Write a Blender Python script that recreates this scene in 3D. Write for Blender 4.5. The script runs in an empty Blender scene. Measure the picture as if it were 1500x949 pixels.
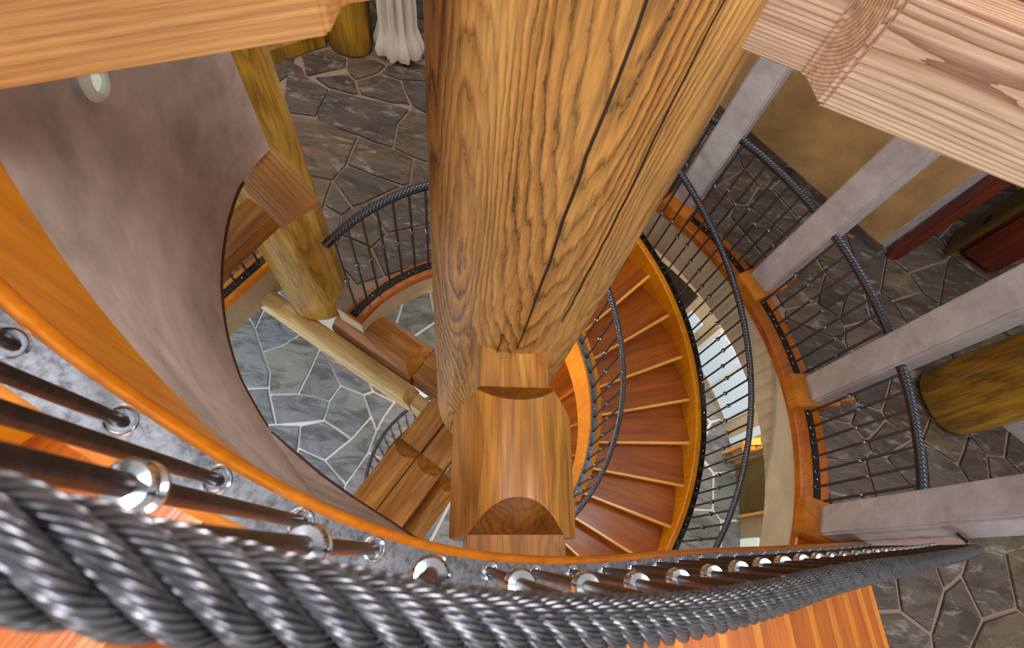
import bpy, bmesh, math, random
import numpy as np
from mathutils import Vector, Matrix
PI = math.pi
R = math.radians
random.seed(7)
SC = bpy.context.scene
COL = SC.collection

# ------------------------------------------------------------------ camera
F, VX, VY = 793.07, 647.41, 829.1          # focal length in px of a 1500x949 frame, pixel of the straight-down direction
_n = np.array([VX - 750, VY - 474.5, F]); _n /= np.linalg.norm(_n)
_a = np.array([845 - 750, 0 - 474.5, F]); _e1 = _a - _n * _a.dot(_n); _e1 /= np.linalg.norm(_e1); _e2 = np.cross(_n, _e1)
CAM = np.array([-1.0057, 0.0235, 3.4])     # metres; z = 0 is the balcony floor, the log column stands at the origin
right = Vector((_e1[0], -_e2[0], -_n[0])); down = Vector((_e1[1], -_e2[1], -_n[1])); fwd = Vector((_e1[2], -_e2[2], -_n[2]))
cd = bpy.data.cameras.new('camera'); cam = bpy.data.objects.new('camera', cd); COL.objects.link(cam)
cam.matrix_world = Matrix(((right.x, -down.x, -fwd.x, CAM[0]), (right.y, -down.y, -fwd.y, CAM[1]), (right.z, -down.z, -fwd.z, CAM[2]), (0, 0, 0, 1)))
cd.sensor_width = 36; cd.lens = F / 1500 * 36; cd.clip_start = 0.01; cd.clip_end = 100
cd.dof.use_dof = True; cd.dof.focus_distance = 1.9; cd.dof.aperture_fstop = 7
SC.camera = cam

def at(px, py, z):
    """point of the plane at height z seen at a pixel of the photograph"""
    r = np.array([px - 750, py - 474.5, F]); d = np.array([r @ _e1, -(r @ _e2), -(r @ _n)])
    p = CAM + d * (z - CAM[2]) / d[2]
    return Vector((p[0], p[1], z))

# ------------------------------------------------------------------ world, light, exposure
w = bpy.data.worlds.new('world'); SC.world = w; w.use_nodes = True
bg = w.node_tree.nodes['Background']; bg.inputs[0].default_value = (1.0, 0.96, 0.92, 1); bg.inputs[1].default_value = 0.45
SC.view_settings.view_transform = 'Standard'; SC.view_settings.look = 'None'
SC.view_settings.exposure = 0.15; SC.view_settings.gamma = 1
SC.view_settings.use_curve_mapping = False
def area(name, loc, target, size, power, color):
    l = bpy.data.lights.new(name, 'AREA'); l.shape = 'RECTANGLE'; l.size = size[0]; l.size_y = size[1]; l.energy = power; l.color = color
    o = bpy.data.objects.new(name, l); COL.objects.link(o); o.location = loc
    o.rotation_euler = (Vector(target) - Vector(loc)).to_track_quat('-Z', 'Y').to_euler()
    return o
area('skylight', (-1.6, 1.2, 7.2), (0, 0, 1), (2.2, 1.6), 190, (0.93, 0.97, 1.0))
area('plaster_fill_light', (0.2, -2.6, 5.4), (-0.9, 0.7, 2.0), (1.4, 1.4), 120, (1.0, 0.97, 0.94))  # added fill to brighten the curved plaster and the rope, no window there
area('upper_window_light', (-4.6, -2.2, 4.8), (-0.2, -0.4, 1.6), (1.6, 1.6), 130, (0.9, 0.95, 1.0))
area('lower_hall_window_light', (-2.2, 3.6, -0.9), (0.1, 1.0, -2.9), (1.8, 1.2), 95, (0.8, 0.92, 1.0))
area('lower_hall_fill_light', (1.0, -2.5, -0.75), (1.5, -2.6, -2.9), (0.8, 0.8), 26, (1.0, 0.93, 0.82))  # fill added under the balcony to light the lower floor, not a lamp
area('stair_well_fill_light', (0.5, 0.9, -0.75), (1.3, -1.2, -1.6), (0.5, 0.5), 30, (1.0, 0.72, 0.4))  # warm fill added for the lower stair, no lamp hangs here
area('balcony_fill_light', (2.2, 2.6, 2.6), (1.0, 0.6, 0), (0.5, 0.5), 26, (1.0, 0.84, 0.6))  # added warm fill over the balcony, stands for no actual lamp

# ------------------------------------------------------------------ materials
def lin(h):
    h = h.lstrip('#'); c = [int(h[i:i + 2], 16) / 255 for i in (0, 2, 4)]
    return tuple((v / 12.92 if v <= .04045 else ((v + .055) / 1.055) ** 2.4) for v in c) + (1,)
class NT:
    def __init__(s, name):
        s.m = bpy.data.materials.new(name); s.m.use_nodes = True; s.t = s.m.node_tree; s.b = s.t.nodes['Principled BSDF']
    def n(s, typ, **kw):
        nd = s.t.nodes.new(typ)
        for k, v in kw.items():
            if isinstance(k, str) and hasattr(nd, k): setattr(nd, k, v)
            else: nd.inputs[k].default_value = v
        return nd
    def l(s, a, b): s.t.links.new(a, b)
    def math(s, op, a, b=None):
        nd = s.t.nodes.new('ShaderNodeMath'); nd.operation = op
        for i, v in enumerate((a, b)):
            if v is None: continue
            if isinstance(v, (int, float)): nd.inputs[i].default_value = v
            else: s.l(v, nd.inputs[i])
        return nd.outputs[0]
    def coords(s, scale=(1, 1, 1), loc=(0, 0, 0), rnd=True):
        tc = s.t.nodes.new('ShaderNodeTexCoord'); mp = s.t.nodes.new('ShaderNodeMapping')
        mp.inputs['Scale'].default_value = scale; mp.inputs['Location'].default_value = loc
        s.l(tc.outputs['Object'], mp.inputs['Vector'])
        if not rnd: return mp.outputs[0]
        oi = s.t.nodes.new('ShaderNodeObjectInfo'); v = s.t.nodes.new('ShaderNodeVectorMath'); v.operation = 'ADD'
        m = s.math('MULTIPLY', oi.outputs['Random'], 37.0); s.l(mp.outputs[0], v.inputs[0])
        cmb = s.t.nodes.new('ShaderNodeCombineXYZ'); s.l(m, cmb.inputs[0]); s.l(m, cmb.inputs[1]); s.l(m, cmb.inputs[2]); s.l(cmb.outputs[0], v.inputs[1])
        return v.outputs[0]
    def noise(s, vec, scale, detail=3, rough=.5, dist=0):
        nd = s.t.nodes.new('ShaderNodeTexNoise'); nd.inputs['Scale'].default_value = scale; nd.inputs['Detail'].default_value = detail
        nd.inputs['Roughness'].default_value = rough; nd.inputs['Distortion'].default_value = dist; s.l(vec, nd.inputs['Vector']); return nd.outputs[0]
    def ramp(s, fac, stops, interp='LINEAR'):
        nd = s.t.nodes.new('ShaderNodeValToRGB'); cr = nd.color_ramp; cr.interpolation = interp
        while len(cr.elements) < len(stops): cr.elements.new(.5)
        for e, (p, c) in zip(cr.elements, stops):
            e.position = p; e.color = lin(c) if isinstance(c, str) else (c, c, c, 1)
        s.l(fac, nd.inputs[0]); return nd.outputs[0]
    def mix(s, fac, a, b, blend='MIX'):
        nd = s.t.nodes.new('ShaderNodeMix'); nd.data_type = 'RGBA'; nd.blend_type = blend
        for i, v in ((0, fac), (6, a), (7, b)):
            if isinstance(v, (int, float)): nd.inputs[i].default_value = v
            elif isinstance(v, str): nd.inputs[i].default_value = lin(v)
            elif isinstance(v, tuple): nd.inputs[i].default_value = v
            else: s.l(v, nd.inputs[i])
        return nd.outputs[2]
    def out(s, col=None, rough=.5, metal=0, bump=None, bs=.3, bd=.01, coat=0, spec=.5):
        b = s.b
        if col is not None:
            if isinstance(col, str): b.inputs['Base Color'].default_value = lin(col)
            else: s.l(col, b.inputs['Base Color'])
        if isinstance(rough, (int, float)): b.inputs['Roughness'].default_value = rough
        else: s.l(rough, b.inputs['Roughness'])
        b.inputs['Metallic'].default_value = metal; b.inputs['Coat Weight'].default_value = coat; b.inputs['Specular IOR Level'].default_value = spec
        b.inputs['Coat Roughness'].default_value = .15
        if bump is not None:
            bp = s.t.nodes.new('ShaderNodeBump'); bp.inputs['Strength'].default_value = bs; bp.inputs['Distance'].default_value = bd
            s.l(bump, bp.inputs['Height']); s.l(bp.outputs[0], b.inputs['Normal'])
        return s.m

def wood(name, light, mid, dark, axis=0, rings=16, ring_scale=1.6, stretch=.16, fibre=90, contrast=.75, coat=.15, rough=.42, mask=None, jag=.0, sharp=(.0, .28, .6), rnd=True, jscale=45, jst=.12, tail=.55, spec=.5, heart=None):
    """procedural timber: contour lines of a stretched noise make cathedral grain, a finer one makes the fibres"""
    s = NT(name); sc = [1, 1, 1]; sc[axis] = stretch; v = s.coords(tuple(sc), rnd=rnd)
    n1 = s.noise(v, ring_scale, 1.5, .45, .25)
    sc2 = [1, 1, 1]; sc2[axis] = .05; v2 = s.coords(tuple(sc2), (3, 1, 7), rnd=rnd)
    nf = s.noise(v2, fibre, 2, .6)
    if jag:
        sc3 = [1, 1, 1]; sc3[axis] = jst; v3 = s.coords(tuple(sc3), (9, 4, 2), rnd=rnd)
        nj = s.noise(v3, jscale, 4, .7)
        base = s.math('ADD', s.math('MULTIPLY', n1, rings), s.math('MULTIPLY', nj, jag))
    else:
        base = s.math('ADD', s.math('MULTIPLY', n1, rings), s.math('MULTIPLY', nf, .35))
    if heart:       # growth rings round a heart that lies beside the face
        h1, h2, kr = heart; tc = s.t.nodes.new('ShaderNodeTexCoord'); sx = s.t.nodes.new('ShaderNodeSeparateXYZ'); s.l(tc.outputs['Object'], sx.inputs[0])
        y_ = s.math('POWER', s.math('SUBTRACT', sx.outputs[1], h1), 2.0); z_ = s.math('POWER', s.math('SUBTRACT', sx.outputs[2], h2), 2.0)
        base = s.math('ADD', base, s.math('MULTIPLY', s.math('SQRT', s.math('ADD', y_, z_)), kr))
    fr = s.math('FRACT', base)
    g = s.ramp(fr, [(sharp[0], 1.0), (sharp[1], .45), (sharp[2], 0.0), (1.0, tail)])
    ld = s.ramp(s.noise(v, ring_scale * 1.7, 2), [(.3, light), (.7, mid)])
    fac = s.math('MULTIPLY', g, contrast)
    if mask is not None:
        mk = s.ramp(s.noise(v, mask, 2), [(.38, .4), (.58, 1.0)])
        fac = s.math('MULTIPLY', fac, mk)
    c = s.mix(fac, ld, dark)
    c = s.mix(s.math('MULTIPLY', s.ramp(nf, [(.35, 1.0), (.6, 0.0)]), .35), c, dark)
    return s.out(c, rough, 0, s.math('ADD', s.math('MULTIPLY', g, -.6), nf), .35, .003, coat, spec)

M = {}
M['column'] = wood('column_log_wood', 'E4AC60', 'CA873A', '2A1406', axis=2, rings=30, ring_scale=3.0, stretch=.15, contrast=1.0, mask=5, jag=1.7, jscale=30, jst=.2, sharp=(.0, .2, .36), coat=.05, rough=.5, rnd=False)
M['beam'] = wood('beam_fir_wood', 'DDA566', 'C98A48', '834A22', axis=0, rings=6, ring_scale=3, stretch=.2, contrast=.5, coat=.0, rough=.6, sharp=(.0, .25, .6), tail=.2, heart=(-.2, .25, 110), rnd=False)
M['pale_beam'] = wood('pale_fir_wood', 'DFC3A4', 'D0A684', '6E4028', axis=0, rings=11, ring_scale=3.2, stretch=.22, contrast=.85, coat=.0, rough=.6, sharp=(.0, .24, .55), tail=.15, heart=(.10, .125, 190), rnd=False)
M['hewn'] = wood('hewn_log_wood', 'DC9A42', 'BC7826', '5A2C0A', axis=0, rings=9, ring_scale=6, stretch=.14, contrast=.5, coat=.15, rough=.42, jag=.6)
M['endgrain_shade'] = wood('shaded_end_grain_wood', '9C6018', '7A460E', '3A1C04', axis=0, rings=9, ring_scale=8, stretch=1, contrast=.5, coat=.1)  # end grain, with the shade of the sloped cuts put into its colour
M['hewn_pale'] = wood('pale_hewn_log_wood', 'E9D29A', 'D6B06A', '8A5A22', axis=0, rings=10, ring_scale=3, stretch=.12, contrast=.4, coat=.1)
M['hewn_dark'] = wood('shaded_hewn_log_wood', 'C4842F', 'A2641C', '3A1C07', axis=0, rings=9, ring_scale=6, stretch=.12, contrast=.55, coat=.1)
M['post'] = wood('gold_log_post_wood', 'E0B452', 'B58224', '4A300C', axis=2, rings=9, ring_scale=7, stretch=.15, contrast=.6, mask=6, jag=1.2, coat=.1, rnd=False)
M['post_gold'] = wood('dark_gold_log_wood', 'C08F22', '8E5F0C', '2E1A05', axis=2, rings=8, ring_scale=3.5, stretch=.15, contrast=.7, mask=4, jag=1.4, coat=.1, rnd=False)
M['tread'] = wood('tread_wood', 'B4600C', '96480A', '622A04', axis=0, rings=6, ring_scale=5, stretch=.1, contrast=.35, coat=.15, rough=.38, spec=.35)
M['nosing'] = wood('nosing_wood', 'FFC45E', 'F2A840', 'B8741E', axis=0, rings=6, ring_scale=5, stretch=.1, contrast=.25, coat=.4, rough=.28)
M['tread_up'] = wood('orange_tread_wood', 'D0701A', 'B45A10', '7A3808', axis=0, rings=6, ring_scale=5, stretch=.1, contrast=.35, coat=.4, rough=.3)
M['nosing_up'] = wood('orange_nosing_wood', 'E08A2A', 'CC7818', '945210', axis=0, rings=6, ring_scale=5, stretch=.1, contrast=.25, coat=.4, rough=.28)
M['stringer'] = wood('stringer_wood', 'E89204', 'D47E02', 'A05802', axis=2, rings=5, ring_scale=2, stretch=1, contrast=.15, fibre=40, coat=.1, rough=.4, rnd=False, spec=.35)
M['cap'] = wood('stringer_cap_wood', 'CE760C', 'B46206', '884404', axis=2, rings=5, ring_scale=2, stretch=1, contrast=.15, fibre=40, coat=.2, rough=.35, rnd=False, spec=.4)
M['kerb'] = wood('kerb_wood', 'B8650F', '9C4E0A', '6B3006', axis=2, rings=5, ring_scale=2, stretch=1, contrast=.2, fibre=40, coat=.4, rough=.35, rnd=False)
M['block'] = wood('base_block_wood', 'C87A14', 'AE620C', '7A3E06', axis=2, rings=6, ring_scale=5, stretch=.2, contrast=.25, coat=.2)
M['redwood'] = wood('dark_red_wood', '7A2E0C', '5C1C08', '2A0C04', axis=2, rings=7, ring_scale=4, stretch=.15, contrast=.5, coat=.2)
M['trim'] = NT('dark_trim').out('5A2A18', .5)

def plaster(name, a, b, sc=2.2):
    s = NT(name); v = s.coords((1, 1, 1), rnd=False)
    n = s.noise(v, sc, 5, .62, .6); n2 = s.noise(v, sc * 5, 4, .65, .3)
    c = s.ramp(s.math('ADD', s.math('MULTIPLY', n, .65), s.math('MULTIPLY', n2, .35)), [(.36, b), (.62, a)])
    return s.out(c, .62, 0, s.noise(v, 26, 4, .6), .25, .006)
M['plaster'] = plaster('mauve_plaster', 'D0BEB4', 'A08E86')
M['plaster_col'] = plaster('grey_column_plaster', 'B4A9A8', '978B8A', 3)
M['plaster_warm'] = plaster('ochre_plaster', 'B48C54', '8C6A44', 1.3)
M['plaster_cream'] = plaster('cream_plaster', 'BFAE90', 'A89678', 2)

def stone(name, cols, grain):
    s = NT(name); v = s.coords((1, 1, 1)); oi = s.t.nodes.new('ShaderNodeObjectInfo')
    base = s.ramp(oi.outputs['Random'], [(i / max(1, len(cols) - 1), c) for i, c in enumerate(cols)])
    vs = s.coords((1, .35, 1)); n = s.noise(vs, 5, 6, .7, 1.2); n2 = s.noise(vs, 16, 4, .7, .6)
    c = s.mix(s.ramp(n, [(.40, .75), (.55, 0.0)]), base, grain)
    c = s.mix(s.math('MULTIPLY', s.ramp(n2, [(.55, 0.0), (.72, 1.0)]), .35), c, 'C8C0B8')
    return s.out(c, .48, 0, s.math('ADD', n, s.math('MULTIPLY', n2, .4)), .7, .02, .15)
M['stone_brown'] = stone('brown_flagstone', ['4E4038', '5A4A40', '473D3A', '60503E', '4A4444', '6A5240'], '2C221C')
M['stone_grey'] = stone('grey_green_flagstone', ['8A9490', '7C8688', '96968E', '848C94', '8E8A90', '76868A'], '4A5052')
M['grout_brown'] = NT('brown_grout').out('8A7466', .8)
M['grout_pale'] = NT('pale_grout').out('E6EAE8', .8)

s = NT('wire_rope_steel'); v = s.coords((1, 1, 1), rnd=False)
M['rope'] = s.out(s.ramp(s.noise(v, 60, 3), [(.3, '55545A'), (.7, '85848A')]), .3, .9)
M['rope_dark'] = NT('dark_rope_steel').out('54565E', .36, .85)
s = NT('brushed_dark_iron'); v = s.coords((1, 1, 1), rnd=False)
M['iron'] = s.out(s.ramp(s.noise(v, 90, 4, .7), [(.3, '2A211E'), (.7, '4A3C36')]), .38, .75, s.noise(v, 120, 3), .2, .001)
s = NT('galvanised_plate'); v = s.coords((1, 1, 1), rnd=False)
M['plate'] = s.out(s.ramp(s.noise(v, 70, 5, .75), [(.34, '6A686E'), (.5, '9A9AA2'), (.7, 'B4B6BE')]), .36, .8, s.noise(v, 140, 3), .25, .001)
M['plate_dark'] = NT('dark_plate').out('26211F', .4, .7)
M['chrome'] = NT('polished_collar_steel').out('D4D8E0', .16, 1)
M['knuckle'] = NT('small_collar_steel').out('6E7076', .25, .9)
M['cloth'] = NT('cream_cloth').out('CFC3B4', .8)
M['white'] = NT('white_paint').out('DAD8D2', .4)
M['window'] = NT('daylit_glass').out('AFC0CC', .15)
M['window'].node_tree.nodes['Principled BSDF'].inputs['Emission Color'].default_value = lin('B8CCDA')
M['window'].node_tree.nodes['Principled BSDF'].inputs['Emission Strength'].default_value = .4
M['mint'] = NT('pale_mint_glass').out('C8D8CC', .2)
M['mint'].node_tree.nodes['Principled BSDF'].inputs['Emission Color'].default_value = lin('D0E0D2')
M['mint'].node_tree.nodes['Principled BSDF'].inputs['Emission Strength'].default_value = .5
M['lens'] = NT('lamp_lens').out('B8C4B8', .15)
M['lens'].node_tree.nodes['Principled BSDF'].inputs['Emission Color'].default_value = lin('C8D2C0')
M['lens'].node_tree.nodes['Principled BSDF'].inputs['Emission Strength'].default_value = .5
M['darkdoor'] = NT('dark_doorway_wood').out('2A1A10', .5)
M['brass'] = wood('dark_ochre_wood', '6E5414', '584010', '2A1C08', axis=2, contrast=.4)
M['olive'] = plaster('olive_panel', '6A5A20', '4A3E14', 2)

# ------------------------------------------------------------------ helpers
def link(o): COL.objects.link(o); return o
def mesh(name, verts, faces, mat=None, smooth=False):
    me = bpy.data.meshes.new(name); me.from_pydata([tuple(v) for v in verts], [], faces); me.update()
    bm = bmesh.new(); bm.from_mesh(me); bmesh.ops.recalc_face_normals(bm, faces=bm.faces); bm.to_mesh(me); bm.free()
    if mat: me.materials.append(M[mat] if isinstance(mat, str) else mat)
    if smooth:
        me.polygons.foreach_set('use_smooth', [True] * len(me.polygons))
        try: me.set_sharp_from_angle(angle=R(40))
        except Exception: pass
    return me
def obj(name, me, parent=None, loc=None, rot=None):
    """link a mesh; world-space meshes under an Empty are shifted back by the Empty's own place"""
    o = link(bpy.data.objects.new(name, me))
    if parent is not None:
        o.parent = parent
        base = Vector((0, 0, 0)) if parent.get('part') else parent.location
        o.location = (Vector(loc) if loc is not None else Vector((0, 0, 0))) - base
        if rot is not None and parent.rotation_euler.z: pass
    elif loc is not None: o.location = loc
    if rot is not None: o.rotation_euler = rot
    return o
def tag(o, label, cat, group=None):
    o['label'] = label; o['category'] = cat
    if group: o['group'] = group
    return o
def thing(name, label, cat, loc=(0, 0, 0), group=None):
    o = link(bpy.data.objects.new(name, None)); o.location = loc; o.empty_display_size = .1
    return tag(o, label, cat, group)
def structure(o): o['kind'] = 'structure'; return o
def box_me(name, size, mat, bevel=.0, origin='base'):
    bm = bmesh.new(); bmesh.ops.create_cube(bm, size=1)
    bmesh.ops.scale(bm, vec=size, verts=bm.verts)
    if origin == 'base': bmesh.ops.translate(bm, vec=(0, 0, size[2] / 2), verts=bm.verts)
    if bevel: bmesh.ops.bevel(bm, geom=bm.edges[:], offset=bevel, segments=2, affect='EDGES')
    me = bpy.data.meshes.new(name); bm.to_mesh(me); bm.free(); me.materials.append(M[mat]); return me
def lathe_me(name, prof, mat, seg=20, smooth=True):
    v = []; f = []; n = len(prof)
    for i in range(seg):
        a = 2 * PI * i / seg
        for r_, z in prof: v.append((r_ * math.cos(a), r_ * math.sin(a), z))
    for i in range(seg):
        j = (i + 1) % seg
        for k in range(n - 1): f.append((i * n + k, j * n + k, j * n + k + 1, i * n + k + 1))
    return mesh(name, v, f, mat, smooth)
def section_me(name, path, sec, mat, smooth=True, closed=True):
    """sweep a section (offset along the outward normal, height) along path points (x, y, z, nx, ny)"""
    v = []; f = []; m = len(sec)
    for (x, y, z, nx, ny) in path:
        for (u, h) in sec: v.append((x + nx * u, y + ny * u, z + h))
    for i in range(len(path) - 1):
        for k in range(m if closed else m - 1):
            a, b = i * m + k, i * m + (k + 1) % m
            f.append((a, b, b + m, a + m))
    if closed: f.append(tuple(range(m))); f.append(tuple(len(v) - m + k for k in range(m)))
    return mesh(name, v, f, mat, smooth)
def rect(u0, u1, z0, z1, b=.0):
    if not b: return [(u0, z0), (u1, z0), (u1, z1), (u0, z1)]
    return [(u0, z0), (u1, z0), (u1, z1 - b), (u1 - b, z1), (u0 + b, z1), (u0, z1 - b)]
def arc_path(r, p0, p1, zf, step=3.0):
    n = max(2, int(abs(p1 - p0) / step) + 1); out = []
    for i in range(n + 1):
        p = p0 + (p1 - p0) * i / n; c, s_ = math.cos(R(p)), math.sin(R(p))
        out.append((r * c, r * s_, zf(p) if callable(zf) else zf, c, s_))
    return out
def resample(path, step):
    """even spacing (plan length) along a path"""
    P = np.array(path); d = np.hypot(*(P[1:, :2] - P[:-1, :2]).T); s_ = np.r_[0, np.cumsum(d)]
    n = int(s_[-1] / step); t = np.arange(n + 1) * step
    Q = np.stack([np.interp(t, s_, P[:, i]) for i in range(5)], 1)
    Q[:, 3:] /= np.hypot(Q[:, 3], Q[:, 4])[:, None]
    return [tuple(q) for q in Q]
def frames(pts):
    P = [Vector(p) for p in pts]; T = []
    for i in range(len(P)):
        a = P[max(0, i - 1)]; b = P[min(len(P) - 1, i + 1)]; T.append((b - a).normalized())
    out = []
    for p, t in zip(P, T):
        side = t.cross(Vector((0, 0, 1))).normalized(); up = side.cross(t).normalized(); out.append((p, side, up))
    return out
def densify(path, step, dz):
    P = np.array([(p[0], p[1], p[2] + dz) for p in path]); d = np.linalg.norm(P[1:] - P[:-1], axis=1); s_ = np.r_[0, np.cumsum(d)]
    n = max(2, int(s_[-1] / step)); t = np.linspace(0, s_[-1], n + 1)
    return np.stack([np.interp(t, s_, P[:, i]) for i in range(3)], 1), t
def smooth_pts(P, k):
    for _ in range(k): P = np.vstack([P[:1], (P[:-2] + 2 * P[1:-1] + P[2:]) / 4, P[-1:]])
    return P
def rope_strand(P, t, rad, rs, pitch, phase, lobes, mat, wire_pitch=.1, nstr=8):
    """one strand of the wire rope; with lobes its skin is fluted into wires that lie along the rope"""
    fr = frames(P); v = []; f = []
    m = lobes * 4 if lobes else 6
    for (p, sd, up), tt in zip(fr, t):
        a = 2 * PI * tt / pitch + phase
        c = p + sd * (rad * math.cos(a)) + up * (rad * math.sin(a))
        e1 = sd * math.cos(a) + up * math.sin(a); e2 = -sd * math.sin(a) + up * math.cos(a)
        tw = -2 * PI * tt / wire_pitch if lobes else 0
        for k in range(m):
            b = 2 * PI * k / m
            q = rs * (1 - .22 * (1 - abs(math.cos(b * lobes / 2))) ** 1.5) if lobes else rs
            b -= tw
            v.append(c + e1 * (q * math.cos(b)) + e2 * (q * math.sin(b)))
    for i in range(len(P) - 1):
        for k in range(m):
            a, b = i * m + k, i * m + (k + 1) % m
            f.append((a, b, b + m, a + m))
    f.append(tuple(range(m))); f.append(tuple(len(v) - m + k for k in range(m)))
    return mesh('strand', v, f, mat, True)
def tube_me(name, P, rad, mat, seg=10):
    fr = frames(P); v = []; f = []
    for (p, sd, up) in fr:
        for k in range(seg):
            b = 2 * PI * k / seg; v.append(p + sd * (rad * math.cos(b)) + up * (rad * math.sin(b)))
    for i in range(len(P) - 1):
        for k in range(seg):
            a, b = i * seg + k, i * seg + (k + 1) % seg; f.append((a, b, b + seg, a + seg))
    f.append(tuple(range(seg))); f.append(tuple(len(v) - seg + k for k in range(seg)))
    return mesh(name, v, f, mat, True)

# baluster pieces, shared by all the railings
ROD = {}
def rod_me(h, rad, mat):
    key = (round(h, 3), rad, mat)
    if key not in ROD: ROD[key] = lathe_me('baluster', [(0.0001, -.03), (rad, -.03), (rad, h), (0.0001, h)], mat, 10)
    return ROD[key]
COLLAR = lathe_me('collar', [(.008, -.014), (.0155, -.013), (.0185, -.009), (.0185, -.005), (.015, -.0015), (.015, .0015), (.0185, .005), (.0185, .009), (.0155, .013), (.008, .014)], 'chrome', 24)
KNUCKLE = lathe_me('collar', [(.008, -.012), (.0145, -.010), (.017, -.004), (.0135, 0), (.017, .004), (.0145, .010), (.008, .012)], 'knuckle', 14)
FERRULE = lathe_me('ferrule', [(.0135, -.006), (.0145, .0035), (.0165, .005), (.0185, .0035), (.0195, -.004)], 'chrome', 28)
FERRULE_D = lathe_me('ferrule', [(.009, -.004), (.012, .005), (.015, .004), (.017, -.003)], 'knuckle', 12)
SCREW = lathe_me('screw', [(.0001, .0045), (.003, .004), (.0052, .002), (.0058, -.001)], 'chrome', 12)

def railing(name, label, path, group=None, h=.8, fine=False, plate=(-.022, .03), plate_mat='plate_dark', rope_mat='rope_dark',
            ends=True, spacing=.1, rope_r=.02, rope_off=0.0, screws=True, cf=.52, start=.05):
    """path: fine list of (x, y, z of the plate's top, nx, ny)"""
    root = thing(name, label, 'railing', Vector(path[len(path) // 2][:3]), group or {'balcony_railing': 'iron railings round the balcony opening', 'stair_railing': 'railings of the lower curved staircase'}.get(name))
    obj('base_plate', section_me('base_plate', path, rect(plate[0], plate[1], -.01, 0), plate_mat), root)
    # rope handrail on a flat bar
    bar = [(p[0] + p[3] * rope_off, p[1] + p[4] * rope_off, p[2] + h, p[3], p[4]) for p in path]
    obj('rail_bar', section_me('rail_bar', bar, rect(-.018 if fine else -.014, .014, -.028, -.016), 'iron'), root)
    if fine:
        P, t = densify(bar, .0045, 0); P = smooth_pts(P, 30)
        for k in range(6):
            o = obj('strand', rope_strand(P, t, rope_r * .655, rope_r * .345, -.185, 2 * PI * k / 6, 13, rope_mat, .068), root)
        obj('rope_core', tube_me('rope_core', P[::4], rope_r * .62, 'plate_dark', 8), root)
    else:
        P, t = densify(bar, .012, 0); P = smooth_pts(P, 3); V = []; Fc = []
        for k in range(6):
            me = rope_strand(P, t, rope_r * .6, rope_r * .46, .14, 2 * PI * k / 6, 0, rope_mat)
            off = len(V); V += [v.co.copy() for v in me.vertices]; Fc += [tuple(i + off for i in p.vertices) for p in me.polygons]; bpy.data.meshes.remove(me)
        obj('rope_handrail', mesh('rope_handrail', V, Fc, rope_mat, True), root)
    if ends:
        for i in ends:
            p = bar[i]; o = obj('end_cap', lathe_me('end_cap', [(.0001, -.028), (.023, -.028), (.0235, .02), (.019, .024), (.0001, .024)], 'iron', 14), root, (p[0], p[1], p[2]))
            a = bar[i]; b = bar[i + 1] if i == 0 else bar[i - 1]
            o.rotation_euler = Vector((a[0] - b[0], a[1] - b[1], a[2] - b[2])).to_track_quat('Z', 'X').to_euler()
    # balusters, each a part with its collar and ferrule
    q = resample(path, spacing / 10)
    i0 = int(round(start / spacing * 10))
    sl = 0
    for k, i in enumerate(range(i0, len(q), 10)):
        x, y, z, nx, ny = q[i]; j = min(i + 4, len(q) - 1); jj = max(i - 4, 0)
        d = Vector((q[j][0] - q[jj][0], q[j][1] - q[jj][1], q[j][2] - q[jj][2])); sl = d
        lean = rope_off * .5
        b = obj('baluster', rod_me(h, .008, 'iron' if fine else 'rope_dark'), root, (x, y, z)); b['part'] = 1
        if lean: b.rotation_euler = Vector((nx * lean, ny * lean, h)).to_track_quat('Z', 'Y').to_euler()
        c = obj('collar', COLLAR if fine else KNUCKLE, b, (0, 0, h * (cf + (.03 if k % 2 else -.03) * (0 if fine else 1))))
        e = obj('ferrule', FERRULE if fine else FERRULE_D, b, (0, 0, .001))
        if lean == 0 or True:
            up = Vector((nx, ny, 0)).cross(d).normalized(); up = up if up.z > 0 else -up
            e.rotation_euler = up.to_track_quat('Z', 'Y').to_euler() if not lean else (b.rotation_euler.to_matrix().inverted() @ up).to_track_quat('Z', 'Y').to_euler()
        if screws and (k % 3 == 1) and i + 5 < len(q):
            xx, yy, zz, n1, n2 = q[i + 5]; u = (plate[0] + plate[1]) / 2
            s_ = obj('screw', SCREW, root, (xx + n1 * u, yy + n2 * u, zz)); s_.rotation_euler = up.to_track_quat('Z', 'Y').to_euler()
    return root

# ------------------------------------------------------------------ flagstone floors
def clip(poly, nx, ny, c):           # keep nx*x + ny*y <= c
    out = []
    for i in range(len(poly)):
        a, b = poly[i], poly[(i + 1) % len(poly)]
        da = nx * a[0] + ny * a[1] - c; db = nx * b[0] + ny * b[1] - c
        if da <= 0: out.append(a)
        if (da < 0 < db) or (db < 0 < da):
            t = da / (da - db); out.append((a[0] + (b[0] - a[0]) * t, a[1] + (b[1] - a[1]) * t))
    return out
def voronoi(seeds, x0, x1, y0, y1):
    S = np.array(seeds); res = []
    for i, p in enumerate(S):
        poly = [(x0, y0), (x1, y0), (x1, y1), (x0, y1)]
        d = np.hypot(*(S - p).T); order = np.argsort(d)[1:26]
        for j in order:
            q = S[j]; nx, ny = q - p; c = (q @ q - p @ p) / 2
            poly = clip(poly, nx, ny, c)
            if len(poly) < 3: break
        res.append(poly)
    return res
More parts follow.
